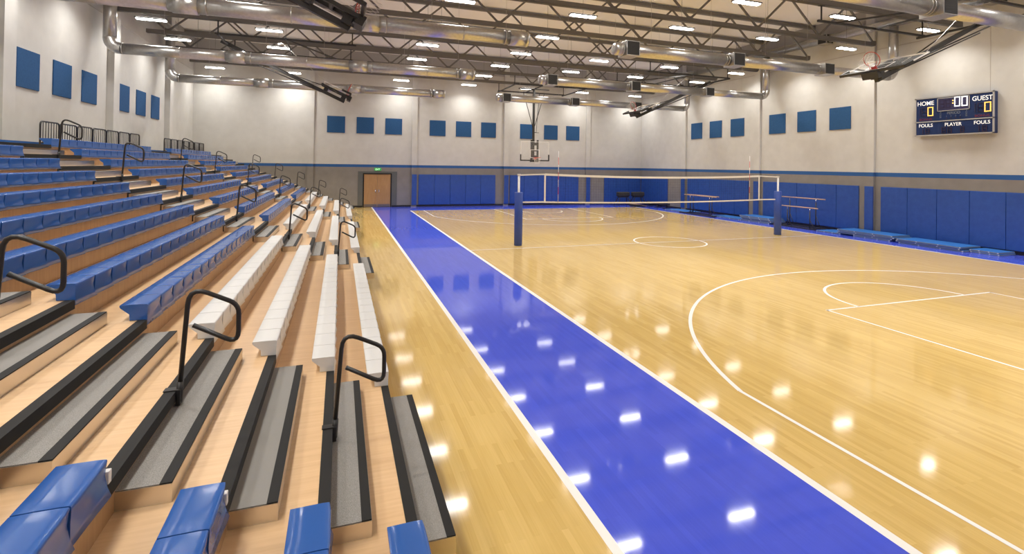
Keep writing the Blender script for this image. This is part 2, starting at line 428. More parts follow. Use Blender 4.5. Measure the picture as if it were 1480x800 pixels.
# ------------------------------------------------------------------ ceiling lights
lx = (-10.54, -6.65, -.49, 3.78, 7.81, 11.86, 16.12)
ly = [15.93, 12.32, 9.17, 5.99, 2.83, -.31, -3.47, -6.63, -9.78, -12.94, -16.1, -19.2]
LAMP = bpy.data.lights.new('lamp', 'AREA'); LAMP.shape = 'RECTANGLE'; LAMP.size = .90; LAMP.size_y = .17
LAMP.energy = 57; LAMP.color = (1, .975, .93); LAMP.spread = math.radians(138); LAMPB = LAMP.copy(); LAMPB.energy = 80
body = MB().box((-.50, -.12, .034), (.50, .12, .075), .008).mesh('housing', M['lamp_body'])
lens = MB().prism([(-.10, .036), (-.09, .006), (-.07, 0), (.07, 0), (.09, .006), (.10, .036)], 0, -.455, .455).mesh('lens', M['lamp'])
fill_glow = MB().box((-.45, -.10, .074), (.45, .10, .08)).mesh('added_fill_glow', M['added_fill'])  # added glowing plate on the housing top, unseen, lifts the roof brightness
stem = MB().tube([(0, 0, .07), (0, 0, 1.78)], .006, 6).mesh('stem', M['steel'])
for i, x in enumerate(lx):
    for j, y in enumerate(ly):
        if i == 2 and j >= 6: continue
        t = thing('ceiling_light', 'lit strip light under the trusses, %s row from far wall, %s from left wall' % (ORD[j+1], ORD[i+1]), 'ceiling light', (x, y, 7.845), 'lit ceiling strip lights')
        inst('housing', body, t); inst('lens', lens, t); lo = inst('lamp', LAMPB if i == 1 else LAMP, t, (0, 0, -.004)); inst('added_fill_glow', fill_glow, t); inst('stem', stem, t)

# ------------------------------------------------------------------ roof trusses
TY = (14.95, 11.82, 8.65, 5.48, 2.33, -.81, -3.95, -7.1, -10.25, -13.4, -16.6)
xl, xr = -11.5, 17.05
jx = [4.68+3.09*k for k in range(-5, 5)]
bot = MB().box((xl, -.085, 7.95), (xr, -.012, 8.1)).box((xl, .012, 7.95), (xr, .085, 8.1)).box((xl, -.085, 7.95), (xr, -.0, 7.965)).box((xl, 0, 7.95), (xr, .085, 7.965)).mesh('bottom_chord', M['steel'])
top = MB().box((XL+.05, -.08, 9.46), (XW-.05, .08, 9.6)).mesh('top_chord', M['steel'])
wl_ = MB().bar((0, 0, 8.08), (-1.545, 0, 9.48), .05, .07).mesh('web', M['steel'])
wr_ = MB().bar((0, 0, 8.08), (1.545, 0, 9.48), .05, .07).mesh('web', M['steel'])
gus = MB().box((-.13, -.01, 8.03), (.13, .01, 8.18)).mesh('gusset', M['steel'])
for k, y in enumerate(TY):
    t = thing('roof_truss', 'grey steel roof truss with zigzag webs, %s from the far wall' % ORD[k+1], 'roof truss', (0, y, 0), 'grey roof trusses')
    inst('bottom_chord', bot, t); inst('top_chord', top, t)
    for x in jx:
        if x > -10.9: inst('web', wl_, t, (x, 0, 0))
        if x < 16.6: inst('web', wr_, t, (x, 0, 0))
        inst('gusset', gus, t, (x, 0, 0))

# ------------------------------------------------------------------ ducts
def duct_elbow(x, y, z, r, sgn, R=.32, n=8):
    # from horizontal at (x - sgn*R) to vertical at x
    pts = [(x-sgn*R, y, z)]
    for k in range(1, n+1):
        a = PI/2*k/n; pts.append((x-sgn*R+sgn*R*math.sin(a), y, z+R-R*math.cos(a)))
    return MB().tube(pts, r, 22, cap=False)
def ring(x, y, z, r, w=.03): return MB().tube([(x-w/2, y, z), (x+w/2, y, z)], r, 22)
ZD = 6.52
left_y = (-8.05, -1.65, 4.8, 11.2); rlab = ['nearest the camera overhead', 'second from the far wall', 'third from the far wall', 'nearest the far wall']
for k, y in enumerate(left_y):
    t = thing('air_duct', 'round galvanized duct rising at the right wall, %s' % ('%s from the far wall' % ORD[4-k] if k < 3 else 'closest to the far wall'), 'air duct', (0, y, ZD), 'round galvanized ducts')
    MB().tube([(4.3, 0, 0), (8.95, 0, 0)], .20, 24).build('pipe', M['galv'], t)
    MB().tube([(8.95, 0, 0), (13.2, 0, 0)], .19, 24).build('pipe', M['galv'], t)
    MB().tube([(13.2, 0, 0), (16.7, 0, 0)], .165, 24).build('pipe', M['galv'], t)
    MB().lathe((4.3, 0, 0), [(.0, -.10), (.10, -.10), (.17, -.075), (.2, -.03), (.205, .03)], 'x', 24).build('end_cap', M['galv'], t)
    duct_elbow(17.0, 0, 0, .168, 1).build('elbow', M['galv'], t)
    MB().tube([(17.0, 0, .32), (17.0, 0, 2.03)], .165, 22).build('riser', M['galv'], t)
    for x, r in ((4.45, .212), (8.55, .208), (8.65, .208), (12.85, .196), (12.95, .196), (15.0, .172), (16.66, .176)): ring(x, 0, 0, r).build('collar', M['galv'], t)
    for x, r in ((4.75, .235), (8.98, .225), (13.22, .205)):
        bx = MB().box((x-.24, -r-.07, -r), (x+.24, r, r), .006).build('grille_box', M['galv'], t)
        g = MB().box((x-.215, -r-.078, -r+.025), (x+.215, -r-.068, r-.025))
        for q in range(9): g.box((x-.21, -r-.083, -r+.04+q*(2*r-.08)/9), (x+.21, -r-.076, -r+.05+q*(2*r-.08)/9))
        g.build('grille', M['grille'], bx)
    for x in (5.6, 8.0, 10.4, 12.4, 15.4): MB().tube([(x, 0, .15), (x, 0, 3.1)], .004, 5).build('hanger_wire', M['cable'], t)
for k, y in enumerate(left_y[1:]):
    t = thing('air_duct', 'round galvanized duct dropping from the left wall above the bleachers, %s' % ('%s from the far wall' % ORD[3-k] if k < 2 else 'closest to the far wall'), 'air duct', (0, y, ZD), 'round galvanized ducts')
    for a, b_, r in ((-11.05, -7.9, .19), (-7.9, -3.7, .2), (-3.7, 1.2, .2)): MB().tube([(a, 0, 0), (b_, 0, 0)], r, 24).build('pipe', M['galv'], t)
    duct_elbow(-11.36, 0, 0, .195, -1, .34).build('elbow', M['galv'], t)
    MB().tube([(-11.36, 0, .34), (-11.36, 0, 2.03)], .19, 22).build('riser', M['galv'], t)
    for x in (.96, -3.3, -7.55): MB().tube([(x-.27, 0, 0), (x+.27, 0, 0)], .225, 24).build('sleeve', M['galv'], t)
    for x, r in ((-10.98, .2), (-9.3, .2), (-7.1, .212), (-5.2, .208), (-2.85, .212), (-.7, .208), (.55, .212)): ring(x, 0, 0, r).build('collar', M['galv'], t)
    MB().lathe((1.2, 0, 0), [(.226, 0), (.23, .05), (.2, .09), (.18, .1), (0, .1)], 'x', 24).build('end_cap', M['galv'], t)
    for x in (-9.8, -6.6, -4.6, -1.6, .6): MB().tube([(x, 0, .15), (x, 0, 3.1)], .004, 5).build('hanger_wire', M['cable'], t)
for x, sd in ((17.0, 'right'), (-11.36, 'left')):
    t = thing('trunk_duct', 'long round trunk duct high along the %s wall' % sd, 'air duct', (x, 0, 8.72), 'trunk ducts')
    MB().tube([(0, -19.5, 0), (0, 12.3, 0)], .17, 22).build('pipe', M['galv'], t)
    for y in (-5, 1.4, 7.6):
        bx = MB().box((-.21, y-.24, -.22), (.21, y+.24, .22), .006).build('grille_box', M['galv'], t)
        MB().box((-.18, y-.247, -.19), (.18, y-.24, .19)).box((-.217, y-.2, -.19), (-.21, y+.2, .19)).box((.21, y-.2, -.19), (.217, y+.2, .19)).build('grille', M['grille'], bx)
    for y in (-16, -10, -3, 3, 9): MB().tube([(0, y, .15), (0, y, .93)], .005, 5).build('hanger_wire', M['cable'], t)

# ------------------------------------------------------------------ basketball hoops
def hoop_parts(t, xf, L=5.0, off=.30, boardH=1.12, mast_top=0.0, folded=True):
    """lowered pose in local space: pivot at the origin, mast down -Z, facing +X; xf places it in the thing's space"""
    zb, zt = -L, -L+boardH; hw = .915; x = off; brk_ = .06 if folded else .15
    B = lambda: MB()
    B().bar((0, 0, mast_top), (0, 0, zb+.1), .11, .13).build('mast', M['frame_black'], t, xf)
    bb = B().box((x, -hw, zb), (x+.015, hw, zt)).build('backboard', M['glass'], t, xf)
    fr = B(); e = .018
    for a, c in (((x-.012, -hw, zt-e), (x+.022, hw, zt)), ((x-.012, -hw, zb), (x+.022, -hw+e, zt)), ((x-.012, hw-e, zb), (x+.022, hw, zt)), ((x-.012, -hw, zb), (x+.022, hw, zb+e))): fr.box(a, c)
    fr.build('board_frame', M['white_paint'], bb, xf)
    p = B()
    p.box((x-.03, -hw-.03, zb-.045), (x+.05, hw+.03, zb+.03), .012)
    for s in (-1, 1): p.box((x-.03, s*(hw-.03), zb-.03), (x+.05, s*(hw+.035), zb+.36), .012)
    p.build('edge_pad', M['frame_black'], bb, xf)
    tg = B(); 
    for a, c in (((x+.016, -.3, zb+.625), (x+.02, .3, zb+.65)), ((x+.016, -.3, zb+.15), (x+.02, -.275, zb+.65)), ((x+.016, .275, zb+.15), (x+.02, .3, zb+.65)), ((x+.016, -.3, zb+.15), (x+.02, .3, zb+.175))): tg.box(a, c)
    tg.build('target_square', M['white_paint'], bb, xf)
    bk = B()
    for s in (-1, 1): bk.box((x-.10, s*.2-.05, zb+.02), (x-.02, s*.2+.05, zt+.1))
    bk.box((.02, -.16, zb+.12), (x-.05, .16, zb+.3)); bk.box((.02, -.16, zt-.22), (x-.05, .16, zt-.06)); bk.box((x-.1, -.2, zb+.55), (x-.03, .2, zb+.62))
    bk.build('board_bracket', M['frame_black'], t, xf)
    B().box((x-.20, -.24, zb-.10), (x+.0, .24, zb+.06)).build('counterweight', M['frame_black'], t, xf)
    rz = zb+.17; rc = x+.015+brk_+.229
    pts = [(rc+.229*math.cos(a*PI/16), .229*math.sin(a*PI/16), rz) for a in range(32)]
    rm = B().tube(pts, .011, 8, closed=True)
    rm.box((x+.015, -.085, rz-.12), (x+.03, .085, rz+.01)); rm.box((x+.02, -.075, rz-.02), (rc-.205, .075, rz+.006))
    rm.bar((x+.02, .05, rz-.1), (x+.24, .14, rz-.01), .012); rm.bar((x+.02, -.05, rz-.1), (x+.24, -.14, rz-.01), .012)
    rm = rm.build('rim', M['red'], t, xf)
    nt = B()
    nring = [(.225, 0), (.19, -.11), (.16, -.22), (.135, -.32), (.13, -.40)]
    for k in range(12):
        for dirn in (-1, 1):
            q = []
            for j, (r, h) in enumerate(nring):
                a = 2*PI*(k+dirn*j*.5)/12; q.append((rc+r*math.cos(a), r*math.sin(a), rz+h))
            nt.tube(q, .003, 4, cap=False)
    return rm, nt
def side_hoop(side, y0, label, folded_net=True):
    s = 1 if side == 'right' else -1
    px, pz = (15.07, 7.41) if s > 0 else (-8.28, 7.41)
    t = thing('basketball_hoop', label, 'basketball hoop', (px, y0, pz), 'folded side basketball hoops')
    th = math.radians(24.7)
    # local: mast dir -> d=(-s cos, 0, -sin) ; facing -> n=(-s sin,0,cos)
    d = Vector((-s*math.cos(th), 0, -math.sin(th))); n = Vector((-s*math.sin(th), 0, math.cos(th))); yv = (-d).cross(n)
    xf = Matrix(((n.x, yv.x, -d.x), (n.y, yv.y, -d.y), (n.z, yv.z, -d.z)))
    rm, nt = hoop_parts(t, xf, mast_top=.25)
    # the slack net hangs down from the folded rim
    nt.build('net', M['hoop_net'], rm, xf)
    # brace rods beside the mast
    P = lambda a, yy, up: tuple(d*a+n*up+Vector((0, yy, 0)))
    b = MB()
    for q in (-1, 1): b.tube([(0, q*.75, 0), P(3.6, q*.08, .02)], .022, 8)
    b.build('side_brace', M['frame_black'], t)
    MB().tube([P(-.1, 0, -.28), P(3.9, 0, -.06)], .02, 8).build('lower_brace', M['frame_black'], t)
    MB().tube([P(2.3, 0, .02), P(3.7, 0, .20), P(3.95, 0, .26)], .016, 8).build('link_arm', M['frame_black'], t)
    # ceiling frame
    f = MB(); x0 = -s*4.85
    for q in (-1.58, 1.58): f.bar((s*.12, q, .05), (x0, q, .05), .07, .07)
    for x in (0, ): f.bar((x, -1.75, .0), (x, 1.75, .0), .07, .07)
    f.bar((x0*.47, -1.58, .05), (x0*.85, 1.58, .05), .05, .05); f.bar((x0*.47, -1.75, .06), (x0*.47, 1.75, .06), .05, .05)
    f.build('ceiling_frame', M['frame_black'], t)
    for q in (-1.58, 1.58):
        for x in (s*.02, x0*.97): MB().tube([(x, q, .06), (x, q, .60)], .025, 8).box((x-.09, q-.05, .53), (x+.09, q+.05, .56)).build('hanger_post', M['frame_black'], t)
    MB().tube([tuple(Vector((x0*.42, -.9, .06))), P(3.95, -.85, .32)], .009, 6).build('hoist_strap', M['cable'], t)
    MB().lathe((x0*.42, -.9, -.08), [(0, 0), (.09, 0), (.11, .03), (.11, .1), (0, .12)], 'z', 12).build('hoist_winch', M['cable'], t)
    return t
side_hoop('right', -5.5, 'folded basketball hoop hanging left of the scoreboard')
side_hoop('right', 7.05, 'folded basketball hoop by the right wall in the distance')
side_hoop('left', -5.5, 'folded basketball hoop at the top edge over the bleachers')
side_hoop('left', 7.05, 'folded basketball hoop over the bleachers in the distance')
# lowered hoop at the far end
t = thing('basketball_hoop', 'lowered basketball hoop on a long pole in front of the far wall', 'basketball hoop', (7.25, 13.25, 7.4))
xf = Matrix(((0, 1, 0), (-1, 0, 0), (0, 0, 1)))   # facing -Y
rm, nt = hoop_parts(t, xf, L=4.33, off=.28, boardH=1.14, mast_top=.05, folded=False)
nt.build('net', M['hoop_net'], rm, xf)
for s in (-1, 1): MB().tube([(s*.7, 0, -.15), (s*.03, 0, -2.35)], .022, 8).build('side_brace', M['frame_black'], t)
MB().tube([(-.72, 0, -.16), (.72, 0, -.16)], .022, 8).build('cross_bar', M['frame_black'], t)
MB().tube([(.95, 1.5, .07), (.22, .1, -2.6), (.05, .0, -2.62)], .02, 8).tube([(.05, .05, -2.62), (.38, .05, -2.62)], .016, 8).build('rear_brace', M['frame_black'], t)
f = MB()
for q in (-1.42, 1.70): f.bar((-1.8, q, .07), (2.8, q, .07), .07, .07)
for x in (-1.75, 2.75): f.bar((x, -1.7, .02), (x, 1.9, .02), .06, .06)
f.bar((-1.0, 0, .05), (1.0, 0, .05), .06, .06); f.bar((0, -1.42, .06), (0, 1.7, .06), .05, .05)
f.build('ceiling_frame', M['frame_black'], t)
for q in (-1.42, 1.70):
    for x in (-1.75, 2.75): MB().tube([(x, q, .08), (x, q, .62)], .025, 8).build('hanger_post', M['frame_black'], t)

# ------------------------------------------------------------------ scoreboard
SY, SZ = -3.605, 4.835
t = thing('scoreboard', 'navy electronic scoreboard with lit digits high on the right wall', 'scoreboard', (XW, SY, SZ))
hw, hh, fx = 1.272, .735, -.21      # local: front face at x = fx, text runs along -Y
MB().box((fx+.012, -hw+.012, -hh+.012), (0, hw-.012, hh-.012)).build('cabinet', M['board_side'], t)
MB().box((fx+.006, -hw+.03, -hh+.03), (fx+.013, hw-.03, hh-.03)).build('face_panel', M['board_blue'], t)
f = MB(); e = .045
for a, b_ in (((-hw, hh-e), (hw, hh)), ((-hw, -hh), (hw, -hh+e)), ((-hw, -hh), (-hw+e, hh)), ((hw-e, -hh), (hw, hh)), ((-hw, -.215), (hw, -.175))):
    f.box((fx-.01, a[0], a[1]), (fx+.03, b_[0], b_[1]))
f.build('trim_frame', M['trim_grey'], t)
def ty(y): return y-SY
def tz(z): return z-SZ
ck = MB()
y0, y1, z0, z1 = ty(-3.111), ty(-4.157), tz(5.0), tz(5.50)
ck.box((fx-.002, y0, z0), (fx+.008, y1, z1)); ckp = ck.build('clock_window', M['led_back'], t)
f = MB()
for a, b_ in (((y0, z1-.025), (y1, z1)), ((y0, z0), (y1, z0+.025)), ((y0, z0), (y0-.025, z1)), ((y1+.025, z0), (y1, z1))): f.box((fx-.012, a[0], a[1]), (fx+.002, b_[0], b_[1]))
f.build('clock_border', M['trim_grey'], ckp)
def word(body, yc, zc, w, h, m, bold=.008, rot=0):
    me = text_mesh(body, h, w, bold); me.materials.append(m)
    o = bpy.data.objects.new('lettering', me); COL.objects.link(o); o.parent = t
    o.matrix_local = Matrix.Translation((fx+.002, ty(yc), tz(zc))) @ Matrix(((0, 0, -1, 0), (-1, 0, 0, 0), (0, 1, 0, 0), (0, 0, 0, 1))) @ Matrix.Rotation(rot, 4, 'Z')
    return o
word('HOME', -2.71, 5.352, .575, .16, M['letter'])
word('GUEST', -4.53, 5.352, .60, .165, M['letter'])
word('FOULS', -2.718, 4.505, .48, .125, M['letter'])
word('PLAYER', -3.638, 4.497, .54, .125, M['letter'])
word('FOULS', -4.523, 4.502, .475, .125, M['letter'])
word('PERIOD', -3.648, 4.918, .42, .10, M['letter_dim'], .005)
for k, c in enumerate('1234'): word(c, -3.42-.147*k, 4.80, None, .055, M['letter_dim'], .0)
word('BONUS', -2.71, 4.738, .43, .085, M['letter_red'], .0)
word('BONUS', -4.525, 4.738, .43, .085, M['letter_red'], .0)
word('POSS', -3.22, 4.875, .25, .05, M['letter_dim'], .0, -PI/2)
word('POSS', -4.05, 4.875, .25, .05, M['letter_dim'], .0, -PI/2)
SEG = {'0': 'abcdef', '1': 'bc', '8': 'abcdefg', ':': ''}
def digit(ch, yc, zc, w, h, m, r, name='digit'):
    """dots on a seven segment outline"""
    b = MB(); pts = set(); nx_, nz = 4, 7
    def seg(a, c, n):
        for i in range(n+1): pts.add((round(a[0]+(c[0]-a[0])*i/n, 4), round(a[1]+(c[1]-a[1])*i/n, 4)))
    l, rr, tt, bb = -w/2, w/2, h/2, -h/2
    S = {'a': ((l, tt), (rr, tt), nx_), 'b': ((rr, tt), (rr, 0), 4), 'c': ((rr, 0), (rr, bb), 4), 'd': ((l, bb), (rr, bb), nx_), 'e': ((l, 0), (l, bb), 4), 'f': ((l, tt), (l, 0), 4), 'g': ((l, 0), (rr, 0), nx_)}
    for q in SEG[ch]: seg(*S[q])
    for (u, v) in sorted(pts):
        cy, cz = ty(yc)-u, tz(zc)+v
        b.tube([(fx-.002, cy, cz), (fx-.014, cy, cz)], r, 8)
    return b.build(name, m, t)
digit('0', -3.768, 5.31, .155, .32, M['led_white'], .0185); digit('0', -3.998, 5.305, .155, .32, M['led_white'], .0185)
digit('0', -2.88, 5.028, .165, .31, M['led_amber'], .0185); digit('0', -4.692, 5.028, .165, .31, M['led_amber'], .0185)
b = MB()
for z in (5.365, 5.27): b.tube([(fx-.002, ty(-3.63), tz(z)), (fx-.014, ty(-3.63), tz(z))], .022, 8)
b.build('colon', M['led_amber'], t)
for yc, zc, w, h, ch in ((-3.27, 5.27, .14, .28, '8'), (-3.47, 5.27, .14, .28, '8'), (-2.52, 5.03, .0, .3, '1'), (-2.66, 5.03, .14, .3, '8'), (-4.32, 5.03, .0, .3, '1'), (-4.47, 5.03, .14, .3, '8'),
                         (-2.62, 4.285, .0, .2, '1'), (-2.78, 4.285, .12, .2, '8'), (-3.33, 4.285, .12, .2, '8'), (-3.53, 4.285, .12, .2, '8'), (-3.93, 4.285, .1, .2, '8'), (-4.44, 4.285, .0, .2, '1'), (-4.6, 4.285, .12, .2, '8')):
    digit(ch, yc, zc, w, h, M['led_off'], .014, 'unlit_digit')
for k in range(4): MB().tube([(fx-.0, ty(-3.42-.147*k), tz(4.73)), (fx-.01, ty(-3.42-.147*k), tz(4.73))], .022, 10).build('period_lamp', M['led_off'], t)

# ------------------------------------------------------------------ volleyball
def vpost(x, label):
    t = thing('volleyball_post', label, 'volleyball post', (x, .55, 0), 'padded volleyball posts')
    MB().tube([(0, 0, 0), (0, 0, 2.46)], .038, 16).box((-.05, -.05, 2.4), (.05, .05, 2.46), .01).build('pole', M['pole_white'], t)
    MB().lathe((0, 0, .012), [(.05, 0), (.13, 0), (.142, .012), (.142, 1.8), (.13, 1.815), (.045, 1.815)], 'z', 28).build('post_pad', M['post_blue'], t)
    MB().lathe((0, 0, 0), [(0, 0), (.12, 0), (.12, .014), (.04, .014)], 'z', 24).build('floor_plate', M['chrome'], t)
    return t
vpost(1.85, 'volleyball post in a round blue pad left of the net')
vpost(13.372, 'volleyball post in a round blue pad right of the net')
nx0, nx1 = 2.82, 12.36
sag = lambda x: .085*(1-((x-(nx0+nx1)/2)/((nx1-nx0)/2))**2)
zt = lambda x: 2.455-sag(x)
zbm = lambda x: 1.485-.06*(1-((x-(nx0+nx1)/2)/((nx1-nx0)/2))**2)
t = thing('volleyball_net', 'dark mesh volleyball net with white bands stretched across the court', 'volleyball net', ((nx0+nx1)/2, .55, 1.45))
ox, oz = t.location.x, t.location.z
xs = [nx0+(nx1-nx0)*k/40 for k in range(41)]
def band(z_of, h0, h1, xs):
    b = MB(); n = len(xs); v = []
    for x in xs:
        z = z_of(x)-oz
        v += [(x-ox, -.006, z+h0), (x-ox, .006, z+h0), (x-ox, .006, z+h1), (x-ox, -.006, z+h1)]
    f = [[4*i+j, 4*i+(j+1) % 4, 4*i+4+(j+1) % 4, 4*i+4+j] for i in range(n-1) for j in range(4)]+[[3, 2, 1, 0], [4*n-4, 4*n-3, 4*n-2, 4*n-1]]
    return b.add(v, f)
band(zt, -.045, .03, xs).build('top_band', M['net_band'], t)
band(zbm, -.03, .02, xs).build('bottom_band', M['net_band'], t)
for x in (nx0, nx1): MB().box((x-ox-.028, -.008, zbm(x)-oz-.03), (x-ox+.028, .008, zt(x)-oz+.02)).build('side_band', M['net_band'], t)
b = MB()
for k in range(1, 95):
    x = nx0+(nx1-nx0)*k/95; b.bar((x-ox, 0, zbm(x)-oz), (x-ox, 0, zt(x)-oz), .0022)
for k in range(1, 10):
    for i in range(20):
        xa, xb = nx0+(nx1-nx0)*i/20, nx0+(nx1-nx0)*(i+1)/20
        b.bar((xa-ox, 0, zbm(xa)+(zt(xa)-zbm(xa))*k/10-oz), (xb-ox, 0, zbm(xb)+(zt(xb)-zbm(xb))*k/10-oz), .0022)
tag(b.build('mesh', M['net_cord'], t))
for x, p in ((nx0, 1.85), (nx1, 13.372)):
    s = 1 if p > x else -1
    a = .038*-s
    MB().bar((x-ox, 0, zt(x)-oz), (p-ox+a, 0, 2.42-oz), .012, .045).build('top_strap', M['net_band'], t)
    MB().bar((x-ox, 0, zbm(x)-oz), (p-ox-s*.145, 0, 1.485-oz), .012, .05).build('bottom_strap', M['net_band'], t)
for x, nm in ((3.32, 'left'), (11.85, 'right')):
    o = MB().tube([(0, 0, 0), (0, 0, 1.80)], .008, 8).build('net_antenna', M['antenna']); o.location = (x, .535, 1.47)
    tag(o, 'thin red and white antenna standing up from the %s end of the net' % nm, 'net antenna', 'net antennas')

# ------------------------------------------------------------------ gym equipment by the right wall
def gym_mat(x0, y0, x1, y1, layers, label, z=0, offs=None, th=.058):
    """folded panel mats, one flat thing per layer"""
    for k in range(layers):
        dx, dy = (0, 0) if offs is None else offs[k]
        nm = label if layers == 1 else label + ', ' + ('topmost' if k == layers-1 else 'bottom' if k == 0 else '%s from the bottom' % ORD[k+1])
        t = thing('folding_mat', nm, 'gym mat', ((x0+x1)/2+dx, (y0+y1)/2+dy, z+k*(th+.001)), 'blue folding gym mats')
        lx_, ly_ = (x1-x0)/2, (y1-y0)/2
        MB().box((-lx_, -ly_, .008), (lx_, ly_, th-.008), .006).build('foam_edge', M['mat_grey'], t)
        MB().box((-lx_+.004, -ly_+.004, th-.010), (lx_-.004, ly_-.004, th), .004).build('cover', M['mat_blue'], t)
        MB().box((-lx_+.004, -ly_+.004, .0), (lx_-.004, ly_-.004, .009)).build('underside', M['mat_blue'], t)
        n = 3
        for q in range(n+1):
            y = -ly_+2*ly_*q/n; y = max(-ly_+.03, min(ly_-.03, y)); MB().box((-lx_-.003, y-.022, .012), (-lx_+.01, y+.022, th-.012)).build('tab', M['mat_seam'], t)
gym_mat(16.05, 9.9, 17.1, 12.1, 1, 'thin blue folding mat on the floor under the far parallel bars')
gym_mat(16.2, 5.75, 17.2, 7.9, 1, 'thin blue folding mat between the far bars and the tall mat stack')
gym_mat(16.2, 3.75, 17.15, 5.7, 4, 'blue folding mat in the tall stack behind the right volleyball post', offs=[(0, 0), (.02, -.1), (-.01, -.05), (.0, .02)], th=.072)
gym_mat(16.2, -.05, 17.2, 1.1, 1, 'thin blue folding mat beside the narrow column pad')
gym_mat(16.2, -2.2, 17.2, .1, 3, 'blue folding mat in the low stack across the near column', offs=[(.02, .03), (0, -.06), (0, 0)], z=.059)
gym_mat(16.22, -2.1, 17.2, -.6, 1, 'grey-edged folding mat at the base under the low stack')
gym_mat(16.1, -4.55, 17.15, -2.42, 3, 'blue folding mat in the long stack right of the near column', offs=[(.04, -.05), (.02, .04), (0, .0)])
gym_mat(16.45, -5.45, 17.3, -4.62, 2, 'blue folding mat in the small stack nearest the camera', offs=[(0, 0), (.0, .02)])

def bars(label, loc, rails):
    t = thing('parallel_bars', label, 'parallel bars', loc, 'gymnastic parallel bars')
    base = MB()
    for x, z, ya, yb in rails:
        MB().tube([(x, ya, z), (x, (ya+yb)/2, z), (x, yb, z)], .026, 12).build('rail', M['wood_bar'], t)
        for y in (ya+(yb-ya)*.2, ya+(yb-ya)*.8):
            MB().tube([(x, y, .05), (x, y, z-.16)], .024, 10).build('upright', M['frame_black'], t)
            MB().tube([(x, y, z-.17), (x, y, z-.02)], .016, 10).build('inner_tube', M['chrome'], t)
            MB().tube([(x, y-.25, .05), (x, y, z*.45)], .014, 8).build('strut', M['frame_black'], t)
    xs_ = [r[0] for r in rails]; ya = min(r[2] for r in rails); yb = max(r[3] for r in rails)
    for x in xs_: base.bar((x, ya+.1, .035), (x, yb-.1, .035), .07, .07)
    for y in (ya+.45, yb-.45): base.bar((min(xs_)-.05, y, .03), (max(xs_)+.05, y, .03), .08, .06)
    base.build('base_frame', M['frame_black'], t)
bars('parallel bars set at even height near the far right corner', (16.2, 8.6, 0), [(-.4, 1.13, -1.55, 1.2), (.25, 1.11, -1.0, 1.75)])
bars('parallel bars set at uneven heights right of the right volleyball post', (16.7, 2.4, 0), [(-.36, .995, -1.25, .8), (.3, 1.384, -1.07, 1.34)])
def horse(x, y, label):
    t = thing('vaulting_horse', label, 'vaulting horse', (x, y, 0), 'black vaulting horses')
    b = MB().box((-.48, -.18, .62), (.48, .18, .95), .07); b.build('padded_body', M['vault'], t)
    MB().box((-.38, -.12, .56), (.38, .12, .63)).build('under_frame', M['frame_black'], t)
    for sx in (-1, 1):
        for sy in (-1, 1): MB().tube([(sx*.33, sy*.1, .58), (sx*.52, sy*.33, .02)], .028, 8).build('leg', M['frame_black'], t)
    for sx in (-1, 1): MB().tube([(sx*.52, -.36, .02), (sx*.52, .36, .02)], .02, 8).build('foot_bar', M['frame_black'], t)
horse(15.28, 16.0, 'black padded vaulting horse at the far corner, the left one')
horse(16.5, 16.0, 'black padded vaulting horse at the far corner, the right one')
t = thing('springboard', 'small pale springboard on the floor in front of the vaulting horses', 'springboard', (15.75, 14.75, 0))
MB().prism([(-.5, .0), (.5, .0), (.5, .03), (.0, .14), (-.5, .17)], 1, -.28, .28).build('frame', M['frame_black'], t)
MB().prism([(-.5, .172), (.0, .142), (.5, .032), (.5, .05), (.0, .16), (-.5, .19)], 1, -.29, .29).build('deck', M['deck'], t)
t = thing('floor_beam', 'low dark floor beam on short black legs at the far right corner', 'balance beam', (16.75, 13.9, 0))
MB().box((-.06, -1.3, .22), (.06, 1.3, .34), .01).build('beam', M['vault'], t)
for y in (-1.0, 0, 1.0): MB().box((-.28, y-.04, 0), (.28, y+.04, .05)).box((-.04, y-.04, .05), (.04, y+.04, .22)).build('leg', M['frame_black'], t)

# ------------------------------------------------------------------ bleachers
AISLE = [('foreground aisle', -12.834, -10.588), ('second aisle from the camera', -4.69, -2.593), ('third aisle from the camera', 3.37, 5.43), ('aisle beside the far wall', 11.38, 13.6)]
YA, YB = -19.0, 13.6
NT_ = 13
for i in range(1, NT_+1):
    t = thing('bleacher_tier', 'maple bleacher tier with black aisle nosing, %s step up from the court' % ORD[i], 'bleacher tier', (NX(i), 0, NZ(i)), 'maple bleacher tiers')
    back = -PP-.045 if i < NT_ else -.75
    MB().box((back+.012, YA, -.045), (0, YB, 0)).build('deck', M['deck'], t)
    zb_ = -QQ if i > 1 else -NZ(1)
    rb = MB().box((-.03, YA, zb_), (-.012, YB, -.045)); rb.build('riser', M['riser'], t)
    for nm, a0, a1 in AISLE:
        MB().prism([(-.064, .004), (.006, .004), (.008, -.07), (-.006, -.07), (-.006, -.001), (-.064, -.001)], 1, a0, a1).build('nosing', M['black_matt'], t)
    if i == NT_: MB().box((-.62, -4.0, 0), (-.58, 15.0 if False else YB, .075)).build('toe_board', M['seat_blue'], t)

